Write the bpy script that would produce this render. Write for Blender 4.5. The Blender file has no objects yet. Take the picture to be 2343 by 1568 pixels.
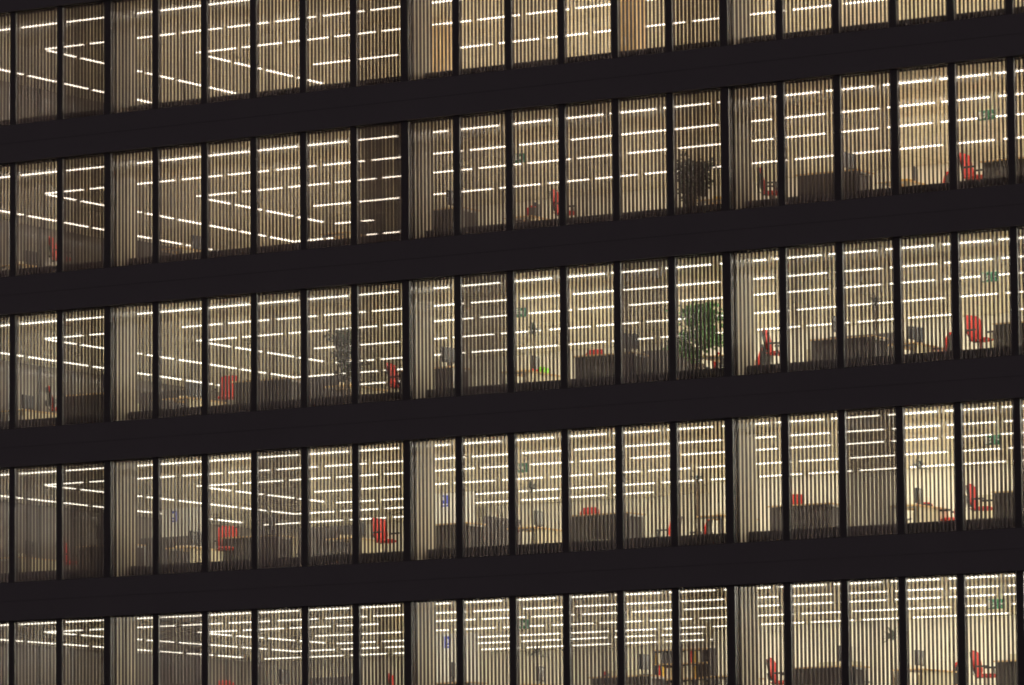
import bpy, math, random
from mathutils import Vector, Matrix
random.seed(11)
R = math.radians
sc = bpy.context.scene
col = sc.collection

# ------------------------------------------------------------------ measures
HS = 3.655            # storey pitch
NST = 5               # lit storeys in view (0 = top)
MOD = 1.4             # facade module
MX = 11.165           # x of the first mullion in view
LX = 11.03            # x of the lamp grid
FL = -2.54            # floor below its own ceiling
ROWS = [2.30, 5.136, 7.745, 10.907, 13.962, 16.25, 18.75]
WEST, EAST, BACK = 4.4, 43.5, 20.4
CORE_X, CORE_Y = 21.95, 14.62
REAR = {1: 13.4, 2: 15.25, 3: 17.5}      # full height partition behind the middle bays
ORD = ['first', 'second', 'third', 'fourth', 'fifth', 'sixth', 'seventh', 'eighth', 'ninth', 'tenth', 'eleventh', 'twelfth',
       'thirteenth', 'fourteenth', 'fifteenth', 'sixteenth', 'seventeenth', 'eighteenth', 'nineteenth', 'twentieth']
STOREY = ['top storey', 'second storey from top', 'middle storey', 'fourth storey from top', 'lowest storey']

# ------------------------------------------------------------------ camera
CAM = dict(f=12207.478, yaw=0.5587, pit=0.1136, rol=-0.0083, loc=Vector((88.1998, -100.6885, -22.5906)))
def cam_axes():
    y, p, r = CAM['yaw'], CAM['pit'], CAM['rol']
    F = Vector((-math.sin(y)*math.cos(p), math.cos(y)*math.cos(p), math.sin(p)))
    Rt = Vector((math.cos(y), math.sin(y), 0))
    U = Rt.cross(F)
    R2 = Rt*math.cos(r) + U*math.sin(r)
    U2 = -Rt*math.sin(r) + U*math.cos(r)
    return R2, U2, F
AX = cam_axes()
def project(P):
    d = Vector(P) - CAM['loc']
    w = d.dot(AX[2])
    return 2343/2 + CAM['f']*d.dot(AX[0])/w, 784 - CAM['f']*d.dot(AX[1])/w
cd = bpy.data.cameras.new('camera'); cam = bpy.data.objects.new('camera', cd); col.objects.link(cam)
M = Matrix((AX[0], AX[1], -AX[2])).transposed().to_4x4(); M.translation = CAM['loc']
cam.matrix_world = M
cd.sensor_width = 36; cd.sensor_fit = 'HORIZONTAL'; cd.lens = CAM['f']/2343*36
cd.clip_start = 1; cd.clip_end = 3000
sc.camera = cam

# ------------------------------------------------------------------ materials
def mat(name):
    m = bpy.data.materials.new(name); m.use_nodes = True
    nt = m.node_tree; b = nt.nodes['Principled BSDF']
    return m, nt, b
def plain(name, c, rough=.6, noise=0.12, scale=12, spec=.4, metal=0):
    m, nt, b = mat(name)
    b.inputs['Roughness'].default_value = rough; b.inputs['Metallic'].default_value = metal
    b.inputs['Specular IOR Level'].default_value = spec
    tc = nt.nodes.new('ShaderNodeTexCoord'); n = nt.nodes.new('ShaderNodeTexNoise'); n.inputs['Scale'].default_value = scale
    n.inputs['Detail'].default_value = 4
    mx = nt.nodes.new('ShaderNodeMix'); mx.data_type = 'RGBA'
    mx.inputs['A'].default_value = (*[v*(1-noise*1.5) for v in c], 1); mx.inputs['B'].default_value = (*[min(1, v*(1+noise*1.5)) for v in c], 1)
    nt.links.new(tc.outputs['Object'], n.inputs['Vector']); nt.links.new(n.outputs['Fac'], mx.inputs['Factor'])
    nt.links.new(mx.outputs['Result'], b.inputs['Base Color'])
    return m
def slat_material():
    m, nt, b = mat('blind_fabric')
    b.inputs['Base Color'].default_value = (.052, .042, .047, 1); b.inputs['Roughness'].default_value = .40
    b.inputs['Specular IOR Level'].default_value = .06
    tc = nt.nodes.new('ShaderNodeTexCoord'); mp = nt.nodes.new('ShaderNodeMapping'); mp.inputs['Scale'].default_value = (60, 60, 2.5)
    n = nt.nodes.new('ShaderNodeTexNoise'); n.inputs['Scale'].default_value = 1
    rr = nt.nodes.new('ShaderNodeMapRange'); rr.inputs['To Min'].default_value = .08; rr.inputs['To Max'].default_value = .14
    nt.links.new(tc.outputs['Object'], mp.inputs['Vector']); nt.links.new(mp.outputs['Vector'], n.inputs['Vector'])
    nt.links.new(n.outputs['Fac'], rr.inputs['Value']); nt.links.new(rr.outputs['Result'], b.inputs['Roughness'])
    tr = nt.nodes.new('ShaderNodeBsdfTransparent'); tr.inputs['Color'].default_value = (1, .95, .9, 1)
    ms = nt.nodes.new('ShaderNodeMixShader'); ms.inputs['Fac'].default_value = .022
    out = nt.nodes['Material Output']
    tl = nt.nodes.new('ShaderNodeBsdfTranslucent'); tl.inputs['Color'].default_value = (.075, .060, .066, 1)
    m2 = nt.nodes.new('ShaderNodeMixShader'); m2.inputs['Fac'].default_value = .30
    nt.links.new(b.outputs[0], m2.inputs[1]); nt.links.new(tl.outputs[0], m2.inputs[2])
    nt.links.new(m2.outputs[0], ms.inputs[1]); nt.links.new(tr.outputs[0], ms.inputs[2]); nt.links.new(ms.outputs[0], out.inputs[0])
    return m
def glass_material():
    m, nt, b = mat('window_glass')
    tr = nt.nodes.new('ShaderNodeBsdfTransparent'); tr.inputs['Color'].default_value = (.93, .94, .92, 1)
    gl = nt.nodes.new('ShaderNodeBsdfGlossy'); gl.inputs['Roughness'].default_value = .02
    fr = nt.nodes.new('ShaderNodeFresnel'); fr.inputs['IOR'].default_value = 1.35
    ms = nt.nodes.new('ShaderNodeMixShader')
    nt.links.new(fr.outputs[0], ms.inputs[0]); nt.links.new(tr.outputs[0], ms.inputs[1]); nt.links.new(gl.outputs[0], ms.inputs[2])
    nt.links.new(ms.outputs[0], nt.nodes['Material Output'].inputs[0])
    return m
def emit(name, c, s):
    m, nt, b = mat(name)
    e = nt.nodes.new('ShaderNodeEmission'); e.inputs['Color'].default_value = (*c, 1); e.inputs['Strength'].default_value = s
    nt.links.new(e.outputs[0], nt.nodes['Material Output'].inputs[0])
    return m
def ceiling_material():
    m, nt, b = mat('ceiling_tile')
    b.inputs['Roughness'].default_value = .75
    tc = nt.nodes.new('ShaderNodeTexCoord')
    n = nt.nodes.new('ShaderNodeTexNoise'); n.inputs['Scale'].default_value = 9; n.inputs['Detail'].default_value = 8; n.inputs['Roughness'].default_value = .75
    br = nt.nodes.new('ShaderNodeTexBrick'); br.offset = 0; br.inputs['Scale'].default_value = 1
    br.inputs['Brick Width'].default_value = .7; br.inputs['Row Height'].default_value = .35; br.inputs['Mortar Size'].default_value = .012
    br.inputs['Color1'].default_value = (.83, .77, .62, 1); br.inputs['Color2'].default_value = (.78, .72, .57, 1); br.inputs['Mortar'].default_value = (.55, .48, .36, 1)
    mr = nt.nodes.new('ShaderNodeMapRange'); mr.inputs['From Min'].default_value = .35; mr.inputs['From Max'].default_value = .65
    mr.inputs['To Min'].default_value = .72; mr.inputs['To Max'].default_value = 1.12
    mu = nt.nodes.new('ShaderNodeMix'); mu.data_type = 'RGBA'; mu.blend_type = 'MULTIPLY'; mu.inputs['Factor'].default_value = 1
    nt.links.new(tc.outputs['Object'], n.inputs['Vector']); nt.links.new(tc.outputs['Object'], br.inputs['Vector'])
    nt.links.new(n.outputs['Fac'], mr.inputs['Value'])
    cb = nt.nodes.new('ShaderNodeCombineColor')
    for k in range(3): nt.links.new(mr.outputs['Result'], cb.inputs[k])
    nt.links.new(br.outputs['Color'], mu.inputs['A']); nt.links.new(cb.outputs['Color'], mu.inputs['B'])
    nt.links.new(mu.outputs['Result'], b.inputs['Base Color'])
    return m
def leaf_material(name, c):
    m, nt, b = mat(name)
    b.inputs['Roughness'].default_value = .45
    tc = nt.nodes.new('ShaderNodeTexCoord'); n = nt.nodes.new('ShaderNodeTexNoise'); n.inputs['Scale'].default_value = 7
    mx = nt.nodes.new('ShaderNodeMix'); mx.data_type = 'RGBA'
    mx.inputs['A'].default_value = (*[v*.45 for v in c], 1); mx.inputs['B'].default_value = (*[v*1.6 for v in c], 1)
    nt.links.new(tc.outputs['Object'], n.inputs['Vector']); nt.links.new(n.outputs['Fac'], mx.inputs['Factor'])
    nt.links.new(mx.outputs['Result'], b.inputs['Base Color'])
    return m

MT = dict(
    spandrel=plain('dark_cladding', (.24, .24, .25), .7, .05, .6, .25),
    mullion=plain('dark_metal', (.10, .10, .10), .32, .1, 6, .5),
    frame=plain('frame_metal', (.12, .12, .12), .35, .1, 6, .5),
    column=plain('concrete', (.50, .44, .33), .7, .12, 5),
    slabedge=plain('slab_edge', (.13, .12, .12), .8, .1, 4),
    ceiling=ceiling_material(),
    floor=plain('carpet', (.36, .32, .25), .9, .15, 20, .1),
    wall=plain('cream_paint', (.82, .79, .70), .7, .04, 2),
    westglass=plain('dark_glass', (.20, .18, .155), .12, .05, 2, .22),
    ground=plain('asphalt', (.05, .05, .05), .9, .2, 3),
    slat=slat_material(), glint_edge=plain('blind_glint_edge', (.16, .13, .12), .13, .05, 5, .7), glass=glass_material(),  # lighter glossy edge strip added to each slat to catch lamp reflections
    tube=emit('lit_tube', (1, .885, .755), 104), tube2=emit('lit_tube_cool', (1, .94, .81), 128),
    housing=plain('white_metal', (.75, .74, .7), .4, .03, 5),
    red=plain('red_fabric', (.42, .04, .026), .75, .12, 30, .2),
    darkfab=plain('dark_fabric', (.035, .032, .032), .8, .1, 30, .2),
    black=plain('black_plastic', (.02, .02, .02), .4, .1, 9),
    chrome=plain('grey_metal', (.45, .45, .45), .3, .05, 9, .5, 1),
    wood=plain('light_wood', (.55, .36, .16), .45, .2, 8),
    timber=plain('orange_timber', (.52, .36, .17), .5, .2, 5),
    panel=plain('dark_panel', (.055, .048, .045), .7, .1, 6),
    beige=plain('beige_cabinet', (.55, .50, .36), .55, .05, 3),
    groove=plain('cabinet_groove', (.16, .14, .1), .7, .05, 3),
    white=plain('white_board', (.8, .79, .74), .5, .03, 3),
    screen=plain('dark_screen', (.03, .033, .04), .2, .1, 4),
    paper=plain('paper', (.75, .72, .6), .8, .08, 20),
    green=plain('green_sign', (.025, .13, .06), .5, .05, 10),
    lime=plain('lime_cover', (.25, .6, .05), .5, .05, 10),
    blue=plain('blue_sign', (.03, .05, .35), .5, .05, 10),
    yellow=plain('yellow_cover', (.65, .42, .05), .6, .1, 10),
    pot=plain('pot_clay', (.10, .07, .05), .6, .1, 8),
    bark=plain('bark', (.10, .07, .04), .9, .2, 30),
    leaf=leaf_material('leaf_green', (.065, .16, .035)),
    darkleaf=leaf_material('leaf_dark', (.022, .032, .016)),
)

# ------------------------------------------------------------------ mesh helpers
class MB:
    def __init__(self): self.v = []; self.f = []; self.mi = []; self.sm = []
    def quad(self, pts, mi=0, sm=False):
        n = len(self.v); self.v += [tuple(p) for p in pts]; self.f.append(tuple(range(n, n+len(pts)))); self.mi.append(mi); self.sm.append(sm); return self
    def box(self, x0, x1, y0, y1, z0, z1, mi=0, skip=''):
        n = len(self.v)
        self.v += [(x0,y0,z0),(x1,y0,z0),(x1,y1,z0),(x0,y1,z0),(x0,y0,z1),(x1,y0,z1),(x1,y1,z1),(x0,y1,z1)]
        for k, f in (('b',(0,3,2,1)),('t',(4,5,6,7)),('f',(0,1,5,4)),('r',(1,2,6,5)),('k',(2,3,7,6)),('l',(3,0,4,7))):
            if k not in skip: self.f.append(tuple(n+i for i in f)); self.mi.append(mi); self.sm.append(False)
        return self
    def rbox(self, x0, x1, y0, y1, z0, z1, b, mi=0):
        """box with chamfered edges along every side"""
        import itertools
        n = len(self.v); idx = {}
        for s in itertools.product((0, 1), repeat=3):
            c = [(x0, x1)[s[0]], (y0, y1)[s[1]], (z0, z1)[s[2]]]; sg = [1 if q == 0 else -1 for q in s]
            for ax in range(3):
                p = [c[i] + (0 if i == ax else sg[i]*b) for i in range(3)]
                idx[s, ax] = len(self.v); self.v.append(tuple(p))
        def add(f): self.f.append(tuple(f)); self.mi.append(mi); self.sm.append(False)
        for ax in range(3):
            o = [i for i in range(3) if i != ax]
            for e in (0, 1):
                ring = []
                for q in ((0,0),(1,0),(1,1),(0,1)):
                    s = [0,0,0]; s[ax] = e; s[o[0]] = q[0]; s[o[1]] = q[1]; ring.append(idx[tuple(s), ax])
                add(ring)
            for q in ((0,0),(1,0),(1,1),(0,1)):
                s0 = [0,0,0]; s0[o[0]] = q[0]; s0[o[1]] = q[1]; s1 = list(s0); s1[ax] = 1
                a = tuple(s0); b_ = tuple(s1)
                add([idx[a,o[0]], idx[b_,o[0]], idx[b_,o[1]], idx[a,o[1]]])
        for s in itertools.product((0,1), repeat=3): add([idx[s,0], idx[s,1], idx[s,2]])
        return self
    def tube(self, pts, rad, n=8, mi=0, caps=True):
        rings = []
        pts = [Vector(p) for p in pts]
        if not hasattr(rad, '__len__'): rad = [rad]*len(pts)
        for i, p in enumerate(pts):
            d = (pts[min(i+1, len(pts)-1)] - pts[max(i-1, 0)]).normalized()
            a = d.orthogonal().normalized(); b = d.cross(a)
            st = len(self.v)
            for k in range(n):
                t = 2*math.pi*k/n; self.v.append(tuple(p + (a*math.cos(t) + b*math.sin(t))*rad[i]))
            rings.append(st)
        for a, b in zip(rings, rings[1:]):
            for k in range(n):
                self.f.append((a+k, a+(k+1) % n, b+(k+1) % n, b+k)); self.mi.append(mi); self.sm.append(True)
        if caps:
            for r in (rings[0], rings[-1]): self.f.append(tuple(range(r, r+n))); self.mi.append(mi); self.sm.append(False)
        return self
    def mesh(self, name, mats):
        me = bpy.data.meshes.new(name); me.from_pydata(self.v, [], self.f)
        for m in (mats if isinstance(mats, (list, tuple)) else [mats]): me.materials.append(m)
        me.polygons.foreach_set('material_index', self.mi); me.polygons.foreach_set('use_smooth', self.sm)
        me.update(); return me
    def build(self, name, mats, parent=None):
        o = bpy.data.objects.new(name, self.mesh(name, mats)); col.objects.link(o); o.parent = parent; return o
def empty(name, loc=(0,0,0), rz=0, label=None, cat=None, group=None):
    o = bpy.data.objects.new(name, None); col.objects.link(o); o.location = loc; o.rotation_euler = (0,0,rz); o.empty_display_size = .1
    tag(o, label, cat, group); return o
def tag(o, label=None, cat=None, group=None, kind=None):
    if label: o['label'] = label
    if cat: o['category'] = cat
    if group: o['group'] = group
    if kind: o['kind'] = kind
    return o
def copy_tree(o, parent=None, kids=None):
    c = o.copy(); col.objects.link(c); c.parent = parent
    for ch in [k for k in ALLKIDS.get(o.name, [])]: copy_tree(ch, c)
    return c
ALLKIDS = {}
def freeze(root):
    """remember the children of a prototype"""
    for o in [root] + list(root.children): ALLKIDS[o.name] = list(o.children)
    return root

MULLX = [MX + MOD*i for i in range(-5, 24)]
def window_of(P, k):
    """index of the window (0 = first full one) through which a point shows"""
    px, py = project(P)
    best = None
    for n in range(-4, 22):
        zz = -k*HS - 1.4
        a = project((MX + MOD*n, 0.05, zz))[0]; b = project((MX + MOD*(n+1), 0.05, zz))[0]
        if a <= px < b: best = n
    return best
def wname(n):
    if n is None: return 'no window'
    if n < 0: return 'leftmost window sliver'
    if n >= 20: return 'rightmost window sliver'
    return ORD[n] + ' full window'
POINTS = {}
def label_at(text, P, k, extra=''):
    l = '%s behind %s of %s' % (text, wname(window_of(P, k)), STOREY[k])
    POINTS.setdefault(l, []).append(tuple(P))
    return l
def settle_labels():
    """things that came out with one label are told apart by their place"""
    by = {}
    for o in bpy.data.objects:
        if o.parent is None and o.get('label'): by.setdefault(o['label'], []).append(o)
    for l, os_ in by.items():
        if len(os_) < 2: continue
        xs = sorted(project(o.location)[0] for o in os_)
        apart = min(b-a for a, b in zip(xs, xs[1:])) > 12
        os_.sort(key=(lambda o: project(o.location)[0]) if apart else (lambda o: (o.location - CAM['loc']).length))
        two = (['left', 'right'], ['nearer', 'farther'])[not apart]; three = (['left', 'middle', 'right'], ['nearest', 'middle', 'farthest'])[not apart]
        names = two if len(os_) == 2 else three if len(os_) == 3 else ['leftmost', 'second left', 'second right', 'rightmost'] if apart else ['nearest', 'second nearest', 'second farthest', 'farthest']
        for o, nm in zip(os_, names): o['label'] = nm + ' ' + l

# ------------------------------------------------------------------ setting
MB().quad([(-600,-700,-24.6),(700,-700,-24.6),(700,600,-24.6),(-600,600,-24.6)]).build('ground', MT['ground'])['kind'] = 'structure'

bld = empty('office_building', (20, 0, -24.6), label='dark office block at night with rows of lit full height windows', cat='building')
bld_inv = Vector(bld.location)
def bpart(name, mb, mats, parent=None):
    mb.v = [(x-bld_inv.x, y-bld_inv.y, z-bld_inv.z) for x, y, z in mb.v]
    return mb.build(name, mats, parent or bld)
# spandrels: outer cladding with shallow joints, inner slab edge
for k in range(-1, NST):
    zt = -(k+1)*HS - .10                       # bottom edge over the storey below
    zb = zt
    ztop = -k*HS - 2.86 if k >= 0 else 3.2
    mb = MB()
    mb.box(WEST, EAST, 0, .07, zb, ztop)
    mb.box(WEST, EAST, -.006, 0.001, zb + (ztop-zb)*.52, zb + (ztop-zb)*.52 + .035)
    bpart('spandrel', mb, MT['spandrel'])
    bpart('slab_edge', MB().box(WEST, EAST, .36, .40, -(k+1)*HS-.125, (-k*HS - 2.97) if k >= 0 else 3.2).box(WEST, EAST, .401, .90, (-k*HS - 2.99) if k >= 0 else 2.9, (-k*HS - 2.97) if k >= 0 else 3.2).box(WEST, EAST, .901, .949, (-k*HS - 2.99) if k >= 0 else 2.9, (-k*HS + FL) if k >= 0 else 3.2), MT['slabedge'])
bpart('base_wall', MB().box(WEST, EAST, 0.02, .2, -24.6, -(NST)*HS - .102), MT['spandrel'])
for k in range(NST):
    zc = -k*HS
    bpart('ceiling', MB().box(WEST, EAST, .40, BACK, zc, zc+.3), MT['ceiling'])
    bpart('floor', MB().box(WEST, EAST, .95, BACK, zc+FL-.3, zc+FL), MT['floor'])
    cy = 13.75 if k == 1 else CORE_Y
    if k in REAR: bpart('partition_wall', MB().box(13.5, CORE_X-.003, REAR[k], REAR[k]+.12, zc+FL+.002, zc-.002), MT['wall'])
    bpart('core_wall', MB().box(CORE_X, EAST-.01, cy, BACK-.005, zc+FL+.002, zc-.002), MT['wall'])
    bpart('skirting', MB().box(CORE_X, EAST-.01, cy-.02, cy-.002, zc+FL+.003, zc+FL+.12), MT['slabedge'])
bpart('back_wall', MB().box(WEST, EAST, BACK, BACK+.2, -NST*HS, .4), MT['wall'])
bpart('side_wall', MB().box(EAST, EAST+.2, 0, BACK, -24.6, 3.2), MT['wall'])
mb = MB().box(WEST-.2, WEST, .3, BACK, -24.6, 3.2)
bpart('glazed_side_wall', mb, MT['westglass'])
mb = MB()
for j in range(1, 15): mb.box(WEST+.002, WEST+.06, .3+j*MOD-.03, .3+j*MOD+.03, -NST*HS, 0)
bpart('side_posts', mb, MT['frame'])
for n in (-4, 2, 8, 14, 20):
    m = MX + MOD*n
    mb = MB()
    for k in range(NST): mb.box(m-.30, m+.02, .41, 1.25, -k*HS-2.965, -k*HS-.001)
    bpart('column', mb, MT['column'])
for n in range(-4, 23):
    m = MX + MOD*n; w = .078 if (n-2) % 6 == 0 else .064
    bpart('mullion', MB().box(m-w, m+w, .0725, .165, -24.6, 3.0), MT['mullion'])
# windows
def window_mb(n, k, fr, pn):
    x0 = MX + MOD*n + (.078 if (n-2) % 6 == 0 else .064); x1 = MX + MOD*(n+1) - (.078 if (n-1) % 6 == 0 else .064)
    z0 = -k*HS - 2.858; z1 = -k*HS - .102
    t = .022
    fr.box(x0+.001, x0+t, .078, .118, z0, z1); fr.box(x1-t, x1-.001, .078, .118, z0, z1)
    fr.box(x0+t, x1-t, .078, .118, z0, z0+t); fr.box(x0+t, x1-t, .078, .118, z1-t, z1)
    pn.quad([(x0+t, .10, z0+t), (x1-t, .10, z0+t), (x1-t, .10, z1-t), (x0+t, .10, z1-t)])
rest_f, rest_p = MB(), MB()
for k in range(NST):
    for n in range(-4, 22):
        if 0 <= n < 20:
            f, p = MB(), MB(); window_mb(n, k, f, p)
            fo = bpart('window', f, MT['frame']); bpart('pane', p, MT['glass'], fo)
        else: window_mb(n, k, rest_f, rest_p)
fo = bpart('window', rest_f, MT['frame']); fo['kind'] = 'stuff'
bpart('pane', rest_p, MT['glass'], fo)

# ------------------------------------------------------------------ vertical blinds: share of open gap, windows -1 .. 20 of each storey
GAP = [
 [.20,.12,.12,.20,.26,.30,.34,.28,.20,.34,.42,.36,.50,.36,.24,.38,.44,.44,.50,.50,.42,.4],
 [.28,.26,.15,.26,.30,.32,.36,.32,.07,.20,.26,.34,.24,.34,.22,.26,.36,.36,.62,.50,.42,.4],
 [.28,.34,.22,.30,.34,.34,.28,.30,.20,.36,.14,.46,.44,.21,.40,.50,.36,.36,.40,.50,.36,.4],
 [.18,.15,.10,.24,.30,.40,.16,.34,.34,.42,.38,.50,.44,.42,.42,.42,.42,.14,.60,.36,.36,.4],
 [.15,.15,.16,.22,.06,.28,.24,.26,.28,.36,.40,.40,.26,.42,.26,.36,.36,.36,.50,.50,.32,.4],
]
PITCH, SLATW = .0985, .106
def blind(n, k):
    g = max(.03, .31 + (GAP[k][n+1]-.31)*1.12)*(.72 if (k < 2 and n < 8) or (k > 2 and n < 4) else .75)
    x0 = MX + MOD*n; zc = -k*HS
    # view angle at this window decides how far the vanes are turned
    d = Vector((x0+.7, .16, 0)) - Vector((CAM['loc'].x, CAM['loc'].y, 0))
    psi = math.atan2(-d.x, d.y)
    s = min(1, (1-g)*PITCH*math.cos(psi)/SLATW)
    base = math.pi/2 + psi - math.asin(s)
    root = empty('vertical_blind', (x0+.7, .235, zc-.05),
        label='%s vertical blind in %s of %s' % ('nearly closed dark' if g < .13 else 'half turned grey' if g < .33 else 'opened grey' if g < .46 else 'wide open grey', wname(n), STOREY[k]),
        cat='blind', group='vertical blinds in the windows')
    mb = MB(); rnd = random.Random(n*31+k*977)
    for i in range(13):
        cx = -.7 + .048 + PITCH*i
        a = base + R(rnd.gauss(0, 1.6))
        if rnd.random() < .04: a += R(rnd.uniform(-9, 9))
        u = Vector((math.cos(a), math.sin(a), 0)); v = Vector((math.sin(a), -math.cos(a), 0))
        st = len(mb.v)
        for z in (-2.86, 0.0):
            for q in (-1, -.4, .3, .82, 1):
                p = Vector((cx + rnd.gauss(0, .0012), 0, z)) + u*(q*SLATW/2) + v*((1-q*q)*.005)
                mb.v.append(tuple(p))
        for q in range(4):
            mb.f.append((st+q, st+q+1, st+6+q, st+5+q)); mb.mi.append(q == 3); mb.sm.append(True)
    mb.build('slats', [MT['slat'], MT['glint_edge']], root)
    MB().box(-.66, .66, -.025, .025, .002, .04).build('head_rail', MT['housing'], root)
for k in range(NST):
    for n in range(-1, 21): blind(n, k)

# ------------------------------------------------------------------ ceiling lamps
def lamp_mesh(L=1.225):
    mb = MB()
    mb.box(-L/2, L/2, -.055, .055, -.012, -.002, 0)
    mb.box(-L/2+.01, L/2-.01, -.042, .042, -.029, -.012, 1, skip='t')
    mb.box(-L/2, -L/2+.0095, -.046, .046, -.031, -.0125, 0); mb.box(L/2-.0095, L/2, -.046, .046, -.031, -.0125, 0)
    return mb
lamp_mes = [lamp_mesh().mesh('fluorescent_lamp', [MT['housing'], MT[t]]) for t in ('tube', 'tube2')]
lamps = []   # (x, y, k, rz, row description)
RN = [(-4, 23), (-2, 23), (0, 23), (1, 23), (0, 23), (-2, 8), (-4, 8)]
for k in range(NST):
    for r, (a, b) in enumerate(RN):
        if k == 1 and r == 4: b = 2
        for n in range(a, b):
            if k in REAR and ROWS[r] > REAR[k] and LX + MOD*(n+1) > 13.4: continue
            if r >= 5 and LX + MOD*(n+1) > CORE_X: continue
            if LX + MOD*(n+.5) > EAST-.7: continue
            # fittings that are switched off in the photograph
            if (k, r, n) in {(2,1,0),(2,4,13),(3,5,6),(4,2,4)}: continue
            lamps.append((LX + MOD*(n+.5), ROWS[r], k, 0, ORD[r] + ' row back'))
    for x, y0, y1, w in ((5.5, 2.4, 18.7, 'first'), (8.24, 5.2, 16.2, 'second'), (11.03, 7.95, 13.7, 'third')):
        j = 0
        while True:
            ya = 5.2 + MOD*(j-2)
            j += 1
            if ya < y0-.05: continue
            if ya + MOD > y1+.2: break
            lamps.append((x, ya+.7, k, math.pi/2, 'inward row ' + w))
def lamp_seen(x, y, k):
    px, py = project((x, y, -k*HS))
    if not (-12 < px < 2355 and -4 < py < 1572): return False
    o = CAM['loc']; t = (.1-o.y)/(y-o.y); z = o.z + (-k*HS-.05-o.z)*t + k*HS
    return z > -2.66
seen = [l for l in lamps if lamp_seen(l[0], l[1], l[2])]
seen.sort(key=lambda l: (Vector((l[0], l[1], -l[2]*HS)) - CAM['loc']).length)
single = set(seen[:300])
rest = MB(); proto = lamp_mesh()
per = {}
for l in lamps:
    x, y, k, rz, w = l
    if l in single:
        o = bpy.data.objects.new('fluorescent_lamp', lamp_mes[k >= 2]); col.objects.link(o)
        o.location = (x, y, -k*HS); o.rotation_euler = (0, 0, rz)
        per.setdefault((window_of((x, y, -k*HS), k), k, w), []).append(o)
    else:
        n = len(rest.v); c, s = math.cos(rz), math.sin(rz)
        rest.v += [(x + c*a - s*b, y + s*a + c*b, -k*HS + z) for a, b, z in proto.v]
        rest.f += [tuple(n+i for i in f) for f in proto.f]; rest.mi += [m if m == 0 else 1 + (k >= 2) for m in proto.mi]; rest.sm += proto.sm
POS = {1: [''], 2: ['left ', 'right '], 3: ['left ', 'middle ', 'right '], 4: ['leftmost ', 'left ', 'right ', 'rightmost ']}
for (n, k, w), os_ in per.items():
    os_.sort(key=lambda o: project(o.location)[0])
    for i, o in enumerate(os_):
        tag(o, '%slit ceiling tube, %s, behind %s of %s' % (POS[len(os_)][i], w, wname(n), STOREY[k]), 'ceiling light', 'lit fluorescent tubes on the ceilings')
o = rest.build('fluorescent_lamp', [MT['housing'], MT['tube'], MT['tube2']])
tag(o, 'far lit ceiling tubes in the deepest rows of all storeys', 'ceiling light', 'deep rows of ceiling tubes', 'stuff')

# ------------------------------------------------------------------ furniture prototypes
def cushion(w, h, d, bow, nx=8, nz=8, pw=4):
    """softly rounded pad: width along y, height along z, thickness along x, bowed towards +x at the sides"""
    mb = MB(); ids = {}
    def rad(t): return 1
    for side in (0, 1):
        for i in range(nx+1):
            for j in range(nz+1):
                a = -1 + 2*i/nx; b = -1 + 2*j/nz
                # squircle outline
                m = max(abs(a), abs(b)); l = (abs(a)**pw + abs(b)**pw)**(1/pw) or 1
                s = m/l if l else 1
                y = a*s*w/2; z = b*s*h/2
                e = (1 - m**6)
                x = (d/2*e if side else -d/2*e) + bow*(a*s)**2
                ids[side, i, j] = len(mb.v); mb.v.append((x, y, z))
    for i in range(nx):
        for j in range(nz):
            q = [(i,j),(i+1,j),(i+1,j+1),(i,j+1)]
            mb.f.append(tuple(ids[(1,)+t] for t in q)); mb.f.append(tuple(ids[(0,)+t] for t in reversed(q))); mb.mi += [0, 0]; mb.sm += [True, True]
    return mb
def xf(mb, M): mb.v = [tuple(M @ Vector(v)) for v in mb.v]; return mb
def make_chair(back_mat, name='office_chair'):
    r = empty(name)
    bk = xf(cushion(.47, .56, .07, .06), Matrix.Translation((-.24, 0, .76)) @ Matrix.Rotation(R(-12), 4, 'Y'))
    bk.build('backrest', back_mat, r)
    sh = xf(cushion(.43, .50, .03, .06), Matrix.Translation((-.292, 0, .75)) @ Matrix.Rotation(R(-12), 4, 'Y'))
    sh.build('back_shell', MT['black'], r)
    st = xf(cushion(.48, .48, .09, .02), Matrix.Translation((.02, 0, .47)) @ Matrix.Rotation(R(90), 4, 'Y'))
    st.build('seat', back_mat if back_mat is MT['red'] else MT['darkfab'], r)
    MB().tube([(-.05,0,.43), (-.22,0,.42), (-.315,0,.55), (-.33,0,.68)], .018).build('back_bar', MT['black'], r)
    MB().tube([(0,0,.08), (0,0,.26), (0,0,.265), (0,0,.43)], [.03,.03,.017,.017]).build('gas_stem', MT['chrome'], r)
    b = MB()
    for i in range(5):
        a = i*2*math.pi/5; c, s = math.cos(a), math.sin(a)
        b.tube([(0,0,.10), (.15*c,.15*s,.095), (.29*c,.29*s,.065)], [.03,.022,.014])
        b.tube([(.29*c-.012*s,.29*s+.012*c,.028), (.29*c+.012*s,.29*s-.012*c,.028)], .028, 10)
    b.build('star_base', MT['black'], r)
    for sg in (-1, 1):
        MB().tube([(.10,sg*.25,.45), (.10,sg*.29,.47), (.09,sg*.29,.64)], .014).tube([(-.12,sg*.285,.66), (.16,sg*.285,.66)], .024).build('armrest', MT['black'], r)
    return freeze(r)
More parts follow.
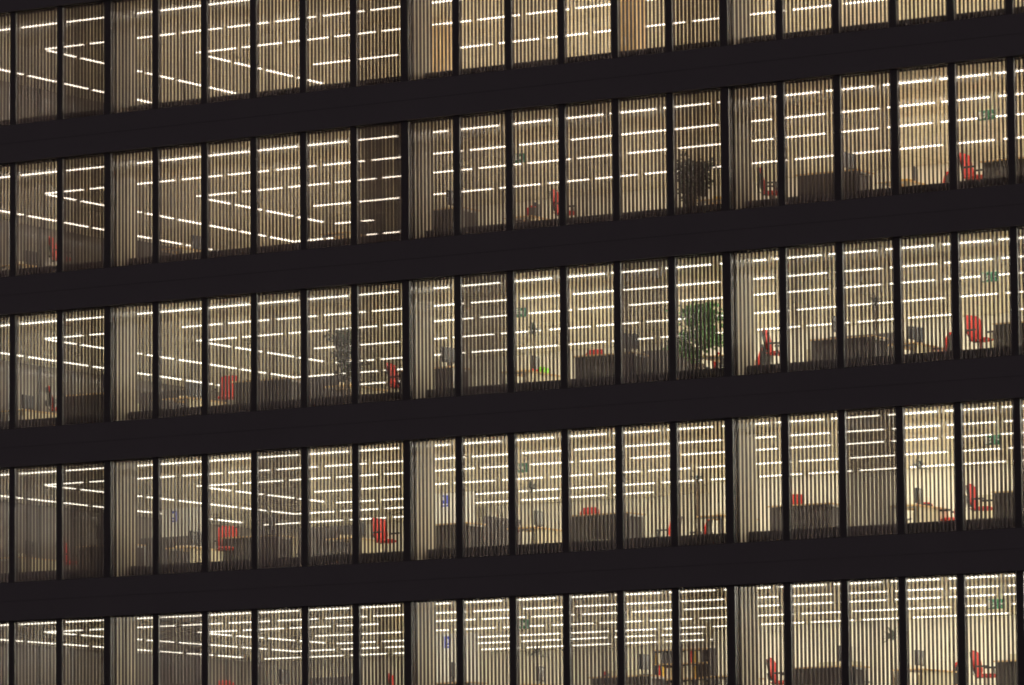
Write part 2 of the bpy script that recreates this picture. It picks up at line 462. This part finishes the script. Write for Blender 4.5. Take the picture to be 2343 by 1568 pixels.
def make_desk(front, w=1.6, d=.8, dark=True):
    """long side along x, front panel on the -y side"""
    r = empty('office_desk')
    MB().rbox(-w/2, w/2, -d/2, d/2, .70, .73, .006).build('top', MT['wood'], r)
    MB().box(-w/2+.06, w/2-.06, -d/2+.05, -d/2+.07, .14, .699).build('front_panel', front, r)
    for sx in (-1, 1):
        l = MB(); l.box(sx*(w/2-.05)-.02, sx*(w/2-.05)+.02, -d/2+.09, d/2-.08, .66, .699)
        l.box(sx*(w/2-.05)-.02, sx*(w/2-.05)+.02, -d/2+.09, -d/2+.13, .03, .66); l.box(sx*(w/2-.05)-.02, sx*(w/2-.05)+.02, d/2-.12, d/2-.08, .03, .66)
        l.box(sx*(w/2-.05)-.025, sx*(w/2-.05)+.025, -d/2+.02, d/2-.02, 0, .03); l.build('leg', MT['chrome'], r)
    dr = MB().box(w/2-.52, w/2-.10, -d/2+.10, d/2-.08, .10, .66).build('drawer_unit', MT['beige'] if not dark else MT['panel'], r)
    for i in range(3): MB().box(w/2-.50, w/2-.12, d/2-.081, d/2-.065, .12+.18*i, .28+.18*i).build('drawer', MT['groove'], dr)
    return freeze(r)
def make_monitor():
    """screen faces +x"""
    r = empty('monitor')
    c = MB().rbox(-.05, .03, -.24, .24, .12, .47, .012).build('casing', MT['black'], r)
    MB().box(.0301, .034, -.215, .215, .145, .445).build('screen', MT['screen'], c)
    MB().tube([(-.02,0,.012), (-.02,0,.14)], .03).rbox(-.13, .10, -.12, .12, 0, .018, .004).build('stand', MT['black'], r)
    return freeze(r)
def make_cabinet(w=.95, h=1.25, front=None, doors=2):
    r = empty('filing_cabinet')
    MB().rbox(-w/2, w/2, -.21, .21, 0.04, h, .008).build('carcass', MT['beige'], r)
    MB().box(-w/2+.02, w/2-.02, -.19, .19, 0, .04).build('plinth', MT['black'], r)
    for i in range(doors):
        a = -w/2+.015 + i*(w-.03)/doors
        dd = MB().box(a+.004, a+(w-.03)/doors-.004, -.226, -.2105, .07, h-.03).build('door', MT['beige'], r)
        MB().box(a+.05, a+(w-.03)/doors-.05, -.231, -.2265, h*.55, h*.55+.02).build('handle', MT['black'], dd)
    return freeze(r)
def make_screen(w=1.6, h=1.2, m=None):
    r = empty('partition_screen')
    MB().rbox(-w/2, w/2, -.025, .025, .10, h, .01).build('panel', m or MT['panel'], r)
    for sx in (-1, 1): MB().box(sx*(w/2-.12)-.02, sx*(w/2-.12)+.02, -.20, .20, 0, .03).box(sx*(w/2-.12)-.015, sx*(w/2-.12)+.015, -.02, .02, .03, .10).build('foot', MT['chrome'], r)
    return freeze(r)
def make_yucca(seed, h=1.35):
    r = empty('potted_yucca'); rnd = random.Random(seed)
    p = MB(); p.tube([(0,0,0), (0,0,.02), (0,0,.28), (0,0,.30), (0,0,.27)], [.12,.125,.16,.165,.15], 16).build('pot', MT['pot'], r)
    MB().tube([(0,0,.26), (.02,.01,.6), (-.01,.02,1.0), (0,0,h)], [.03,.026,.022,.018]).build('trunk', MT['bark'], r)
    c = MB()
    for i in range(34):
        a = rnd.uniform(0, 2*math.pi); el = rnd.uniform(.05, 1.25); L = rnd.uniform(.24, .42)
        d = Vector((math.cos(a)*math.cos(el), math.sin(a)*math.cos(el), math.sin(el))); s = Vector((-math.sin(a), math.cos(a), 0))
        o = Vector((0,0,h-.05+rnd.uniform(-.06,.06)))
        q = [o, o + d*L*.5 + Vector((0,0,.02)), o + d*L - Vector((0,0,.10*math.cos(el)))]
        w = [.010, .022, .003]
        c.quad([q[0]-s*w[0], q[0]+s*w[0], q[1]+s*w[1], q[1]-s*w[1]]); c.quad([q[1]-s*w[1], q[1]+s*w[1], q[2]+s*w[2], q[2]-s*w[2]])
    c.build('crown', MT['darkleaf'], r)
    return freeze(r)
def make_ficus(seed, h, rad, leaf, count, low=.45, droop=.8, name='potted_fig_tree'):
    r = empty(name); rnd = random.Random(seed)
    MB().tube([(0,0,0), (0,0,.02), (0,0,.36), (0,0,.38), (0,0,.34)], [.16,.165,.21,.215,.19], 18).build('pot', MT['pot'], r)
    t = MB(); t.tube([(0,0,.33), (.02,0,.7), (-.01,.02,1.05), (.01,0,h*.8)], [.028,.024,.02,.008])
    tips = []
    for i in range(26):
        a = rnd.uniform(0, 2*math.pi); z0 = rnd.uniform(low, h*.72); L = rnd.uniform(.45, 1.0)*rad
        z1 = z0 + rnd.uniform(.1, .45)
        pts = [(0,0,z0), (math.cos(a)*L*.5, math.sin(a)*L*.5, z0+(z1-z0)*.7), (math.cos(a)*L, math.sin(a)*L, min(z1, h*.95))]
        t.tube(pts, [.010,.007,.003], 5); tips.append(pts)
    t.build('trunk', MT['bark'], r)
    c = MB()
    for i in range(count):
        p = rnd.choice(tips); f = rnd.uniform(.25, 1.0)
        o = Vector(p[1]).lerp(Vector(p[2]), max(0, f*2-1)) if f > .5 else Vector(p[0]).lerp(Vector(p[1]), f*2)
        o += Vector((rnd.gauss(0,.07), rnd.gauss(0,.07), rnd.gauss(0,.07)))
        a = rnd.uniform(0, 2*math.pi); d = Vector((math.cos(a), math.sin(a), -droop*rnd.uniform(.3,1.3))).normalized()
        s = d.cross(Vector((rnd.uniform(-1,1), rnd.uniform(-1,1), rnd.uniform(-.3,1)))).normalized()
        L = rnd.uniform(.08, .15); w = L*.24
        c.quad([o, o + d*L*.5 + s*w, o + d*L, o + d*L*.5 - s*w])
    c.build('crown', leaf, r)
    return freeze(r)
def make_exit_sign():
    r = empty('exit_sign')
    MB().tube([(-.14,0,0), (-.14,0,-.30)], .005, 6).tube([(.14,0,0), (.14,0,-.30)], .005, 6).build('hanger', MT['chrome'], r)
    b = MB().rbox(-.22, .22, -.03, .03, -.52, -.30, .006).build('sign_box', MT['green'], r)
    w = MB()
    y = -.0325
    def bar(pts, t):
        for p, q in zip(pts, pts[1:]):
            d = (Vector((q[0]-p[0], q[1]-p[1]))).normalized(); nx, nz = -d.y*t, d.x*t
            w.quad([(p[0]-nx, y, p[1]-nz), (q[0]-nx, y, q[1]-nz), (q[0]+nx, y, q[1]+nz), (p[0]+nx, y, p[1]+nz)])
    w.quad([(-.205, y, -.50), (-.115, y, -.50), (-.115, y, -.32), (-.205, y, -.32)])           # open door
    bar([(-.02,-.36), (-.02,-.42), (.03,-.46), (.02,-.50)], .012); bar([(-.02,-.42), (-.05,-.46), (-.09,-.48)], .012)   # runner
    bar([(-.06,-.40), (-.02,-.37), (.03,-.40)], .009)
    w.quad([(-.012+.018*math.cos(i*math.pi/4), y, -.337+.018*math.sin(i*math.pi/4)) for i in range(8)])
    bar([(.18,-.41), (.09,-.41)], .010); bar([(.12,-.375), (.085,-.41), (.12,-.445)], .010)     # arrow
    w.build('pictogram', MT['white'], b)
    return freeze(r)
def make_bookcase():
    r = empty('open_bookcase'); W, H = 1.5, 1.45
    c = MB(); c.box(-W/2, -W/2+.025, -.17, .17, 0, H); c.box(W/2-.025, W/2, -.17, .17, 0, H); c.box(-W/2+.025, W/2-.025, .15, .17, 0.02, H-.02)
    c.build('carcass', MT['panel'], r)
    for z in (.02, .40, .75, 1.10, H-.025): MB().box(-W/2+.0255, W/2-.0255, -.165, .149, z, z+.022).build('shelf', MT['wood'], r)
    return freeze(r)

P = dict(red=make_chair(MT['red']), dark=make_chair(MT['darkfab']), deskA=make_desk(MT['panel']), deskB=make_desk(MT['beige'], dark=False), mon=make_monitor(),
         cab=make_cabinet(), scr=make_screen(), exit=make_exit_sign(), case=make_bookcase())
first = set()
def put(key, x, y, k, rz, text, cat, group, z=0, extra='', h=.7):
    src = P[key]
    o = src if key not in first else copy_tree(src)
    first.add(key)
    o.parent = None
    zz = -k*HS + (FL if z is not None else 0) + (z or 0) + .002
    if z is None: zz = -k*HS - .001
    o.location = (x, y, zz); o.rotation_euler = (0, 0, rz)
    tag(o, label_at(text, (x, y, zz+h), k, extra), cat, group)
    return o
def book(x, y, k, z, w, h, d, m, text, rz=0, name='folder'):
    o = MB().rbox(-w/2, w/2, -d/2, d/2, 0, h, .003).build(name, MT[m])
    o.location = (x, y, -k*HS+FL+z+.002); o.rotation_euler = (0, 0, rz)
    tag(o, label_at(text, (x, y, -k*HS+FL+z), k), name.replace('_', ' '))
    return o

XS = [10.2, 15.25, 20.0, 25.1, 30.4, 35.2]
CH = {  # measured chairs: x, y, turn
 1: [(10.5,2.9,20),(24.78,3.1,10),(22.4,5.1,185),(30.3,3.0,30),(35.15,3.45,-5),(33.1,5.9,170)],
 2: [(10.3,3.1,40),(15.15,3.3,-70),(19.9,3.6,5),(25.07,3.75,-80),(26.7,6.25,200),(28.2,6.0,170),(30.5,2.75,15),(33.05,5.9,175),(35.4,3.1,-20)],
 3: [(9.7,4.3,0),(15.4,2.9,-60),(19.65,3.3,-15),(25.0,3.6,-75),(22.7,6.8,120),(25.2,6.9,180),(25.4,8.0,200),(30.5,3.4,-70),(31.5,7.6,140),(33.2,5.9,180),(35.1,3.6,5)],
 4: [(10.2,3.2,10),(15.2,3.3,-30),(20.0,3.4,20),(23.7,6.0,200),(24.4,10.0,150),(30.2,3.3,10),(32.1,7.65,190),(35.05,3.75,5)],
}
yucca_n = 0
for k in range(1, 5):
    for x, y, a in CH[k]:
        put('red', x, y, k, R(a), 'red swivel office chair', 'chair', 'red office chairs', h=.8)
    for i, X in enumerate(XS):
        rnd = random.Random(k*50+i)
        if (k, i) not in ((1,1),(1,0),(1,3)): put('deskA', X+(.65 if (k, i) in ((3,1),(3,3),(2,3),(3,4)) else 1.35)+rnd.uniform(-.25,.3), 2.85+rnd.uniform(-.15,.5), k, R(rnd.uniform(-5,5)), 'dark fronted desk by the glass', 'desk', 'dark fronted desks', h=.6)
        if rnd.random() < .75 and (k, i) not in ((1,1),(1,0),(1,3)): put('mon', X+1.6+rnd.uniform(-.3,.3), 2.95, k, R(180+rnd.uniform(-25,25)), 'black monitor on dark desk', 'monitor', 'desk monitors', z=.73, h=.3)
        put('deskB', X-2.6+rnd.uniform(-.1,.1), 5.35+rnd.uniform(-.2,.3), k, R(90), 'light wood desk standing endways', 'desk', 'light wood desks', h=.7)
        put('mon', X-2.75, 5.75+rnd.uniform(-.15,.15), k, R(rnd.uniform(-20,20)), 'black monitor on light wood desk', 'monitor', 'desk monitors', z=.73, h=.3)
        if rnd.random() < .6: put('cab', X-2.3+rnd.uniform(-.5,.5), 9.2+rnd.uniform(-.4,.4), k, R(rnd.choice((0,0,90))), 'beige two door filing cabinet', 'cabinet', 'beige filing cabinets', h=1.1)
        if rnd.random() < .5: put('scr', X+.6, 6.6+rnd.uniform(-.4,.4), k, R(rnd.choice((0,0,90))), 'dark fabric partition screen', 'partition', 'dark partition screens', h=1.1)
        if rnd.random() < .55: put('dark', X-.6+rnd.uniform(-.3,.3), 8.0+rnd.uniform(-.5,.5), k, R(rnd.uniform(0,360)), 'dark swivel office chair', 'chair', 'dark office chairs', h=.8)
        book(X-2.6, 5.0, k, .73, .30, .05+rnd.uniform(0,.06), .22, rnd.choice(['paper','paper','yellow']), 'paper stack on light wood desk', R(rnd.uniform(0,90)), 'paper_stack')
    for x, y in {1: (), 2: ((23.1,4.4),(32.3,4.1)), 3: ((22.75,4.8),(27.1,5.0),(32.9,4.85)), 4: ((21.2,7.5),(30.97,7.1))}[k]:
        r = make_yucca(100+yucca_n, 1.62); yucca_n += 1
        r.location = (x, y, -k*HS+FL+.002)
        tag(r, label_at('spiky dark yucca plant', (x, y, -k*HS+FL+1.7), k), 'plant', 'spiky yucca plants')
    for x, y in ((34.6, 5.2), (22.5, 4.7)):
        put('exit', x, y, k, 0, 'green running man exit sign', 'sign', 'green exit signs', z=None, h=-.4)
# leafy trees
for k, x, y, h, rad, lf, cnt, text in ((2, 28.3, 3.0, 2.0, .85, 'leaf', 2700, 'tall leafy green fig tree in pot'), (1, 27.75, 3.9, 1.85, .48, 'darkleaf', 2300, 'dense dark leafy tree in pot'),
                                       (2, 18.85, 2.9, 2.1, .45, 'darkleaf', 900, 'tall thin dark green leafy plant in pot')):
    r = make_ficus(int(x*10), h, rad, MT[lf], cnt)
    r.location = (x, y, -k*HS+FL+.002); tag(r, label_at(text, (x, y, -k*HS+FL+1.4), k), 'plant')
# bookcase and its contents, lowest storey
put('case', 26.35, 5.6, 4, 0, 'dark open bookcase with red and white folders', 'bookcase', None, h=1.2)
rnd = random.Random(5)
FC = dict(red='red', paper='white', darkfab='black', yellow='yellow', beige='beige')
for z, sh in ((.422, 'bottom'), (.772, 'middle'), (1.122, 'top')):
    x = 26.35-.68; i = 0
    while x < 26.35+.62 and i < 12:
        w = rnd.uniform(.06, .10)
        if rnd.random() < .75:
            m = rnd.choice(['red','paper','paper','darkfab','yellow','beige'])
            o = MB().rbox(-w/2+.002, w/2-.002, -.11, .11, 0, rnd.uniform(.24, .30), .003).build('folder', MT[m])
            o.location = (x+w/2, 5.58, -4*HS+FL+z+.002)
            tag(o, '%s folder, %s from left on the %s shelf of the open bookcase' % (FC[m], ORD[i], sh), 'folder', 'folders on the open bookcase'); i += 1
        x += w
for i, (dx, m, h) in enumerate(((0, 'lime', .16), (.12, 'lime', .12), (-.14, 'red', .10))):
    book(22.75+dx, 5.35-.08*i, 2, .73, .09, h, .2, m, ('red' if m == 'red' else 'tall bright green' if i == 0 else 'short bright green') + ' folder on light wood desk')
# timber cupboards seen warm through the top storey glass
for x, y, w in ((18.55, 7.2, .95), (25.15, 5.6, .45)):
    r = empty('timber_cupboard', (x, y, FL+.002), 0, label_at('tall orange timber cupboard', (x, y, -.6), 0), 'cupboard')
    MB().rbox(-w/2, w/2, -.25, .25, 0, 2.35, .006).build('carcass', MT['timber'], r)
    for i in range(2):
        a = -w/2 + .01 + i*(w/2-.01)
        d = MB().box(a+.003, a+w/2-.013, -.268, -.251, .08, 2.3).build('door', MT['timber'], r)
        MB().box(a+(w/2-.05 if i == 0 else .03), a+(w/2-.035 if i == 0 else .045), -.285, -.2685, 1.0, 1.2).build('handle', MT['chrome'], d)
# blue and white notices on free standing white boards
for k, x, y in ((3, 17.6, 9.1), (4, 19.45, 6.3), (3, 9.63, 8.8)):
    r = empty('white_display_board', (x, y, -k*HS+FL+.002), 0, label_at('white display board with blue figure notice', (x, y, -k*HS-.6), k), 'board', 'white display boards')
    MB().rbox(-.35, .85, -.02, .02, .9, 2.1, .006).build('board', MT['white'], r)
    MB().tube([(-.3,0,0), (-.3,0,.9)], .015).tube([(.8,0,0), (.8,0,.9)], .015).build('stand', MT['chrome'], r)
    n = MB().box(-.09, .10, -.026, -.021, 1.76, 2.04).build('notice', MT['blue'], r)
    f = MB(); f.box(-.02, .02, -.029, -.0265, 1.87, 1.97).box(-.06, .07, -.029, -.0265, 1.80, 1.83).box(-.06, -.03, -.029, -.0265, 1.92, 2.01)
    f.build('figure', MT['white'], n)

# ------------------------------------------------------------------ light: night ambience
w = bpy.data.worlds.new('World'); sc.world = w; w.use_nodes = True
bg = w.node_tree.nodes['Background']; bg.inputs['Color'].default_value = (1.0, .78, .87, 1); bg.inputs['Strength'].default_value = .092
sc.view_settings.view_transform = 'Standard'; sc.view_settings.look = 'None'; sc.view_settings.exposure = 0
sc.render.engine = 'CYCLES'
cy = sc.cycles
cy.use_denoising = True; cy.denoiser = 'OPENIMAGEDENOISE'; cy.denoising_input_passes = 'RGB_ALBEDO_NORMAL'
cy.max_bounces = 8; cy.diffuse_bounces = 4; cy.glossy_bounces = 4; cy.transmission_bounces = 4; cy.transparent_max_bounces = 16
cy.use_adaptive_sampling = False; cy.caustics_reflective = False; cy.caustics_refractive = False
cy.sample_clamp_indirect = 6; cy.sample_clamp_direct = 4.5
cy.filter_width = 1.95
settle_labels()
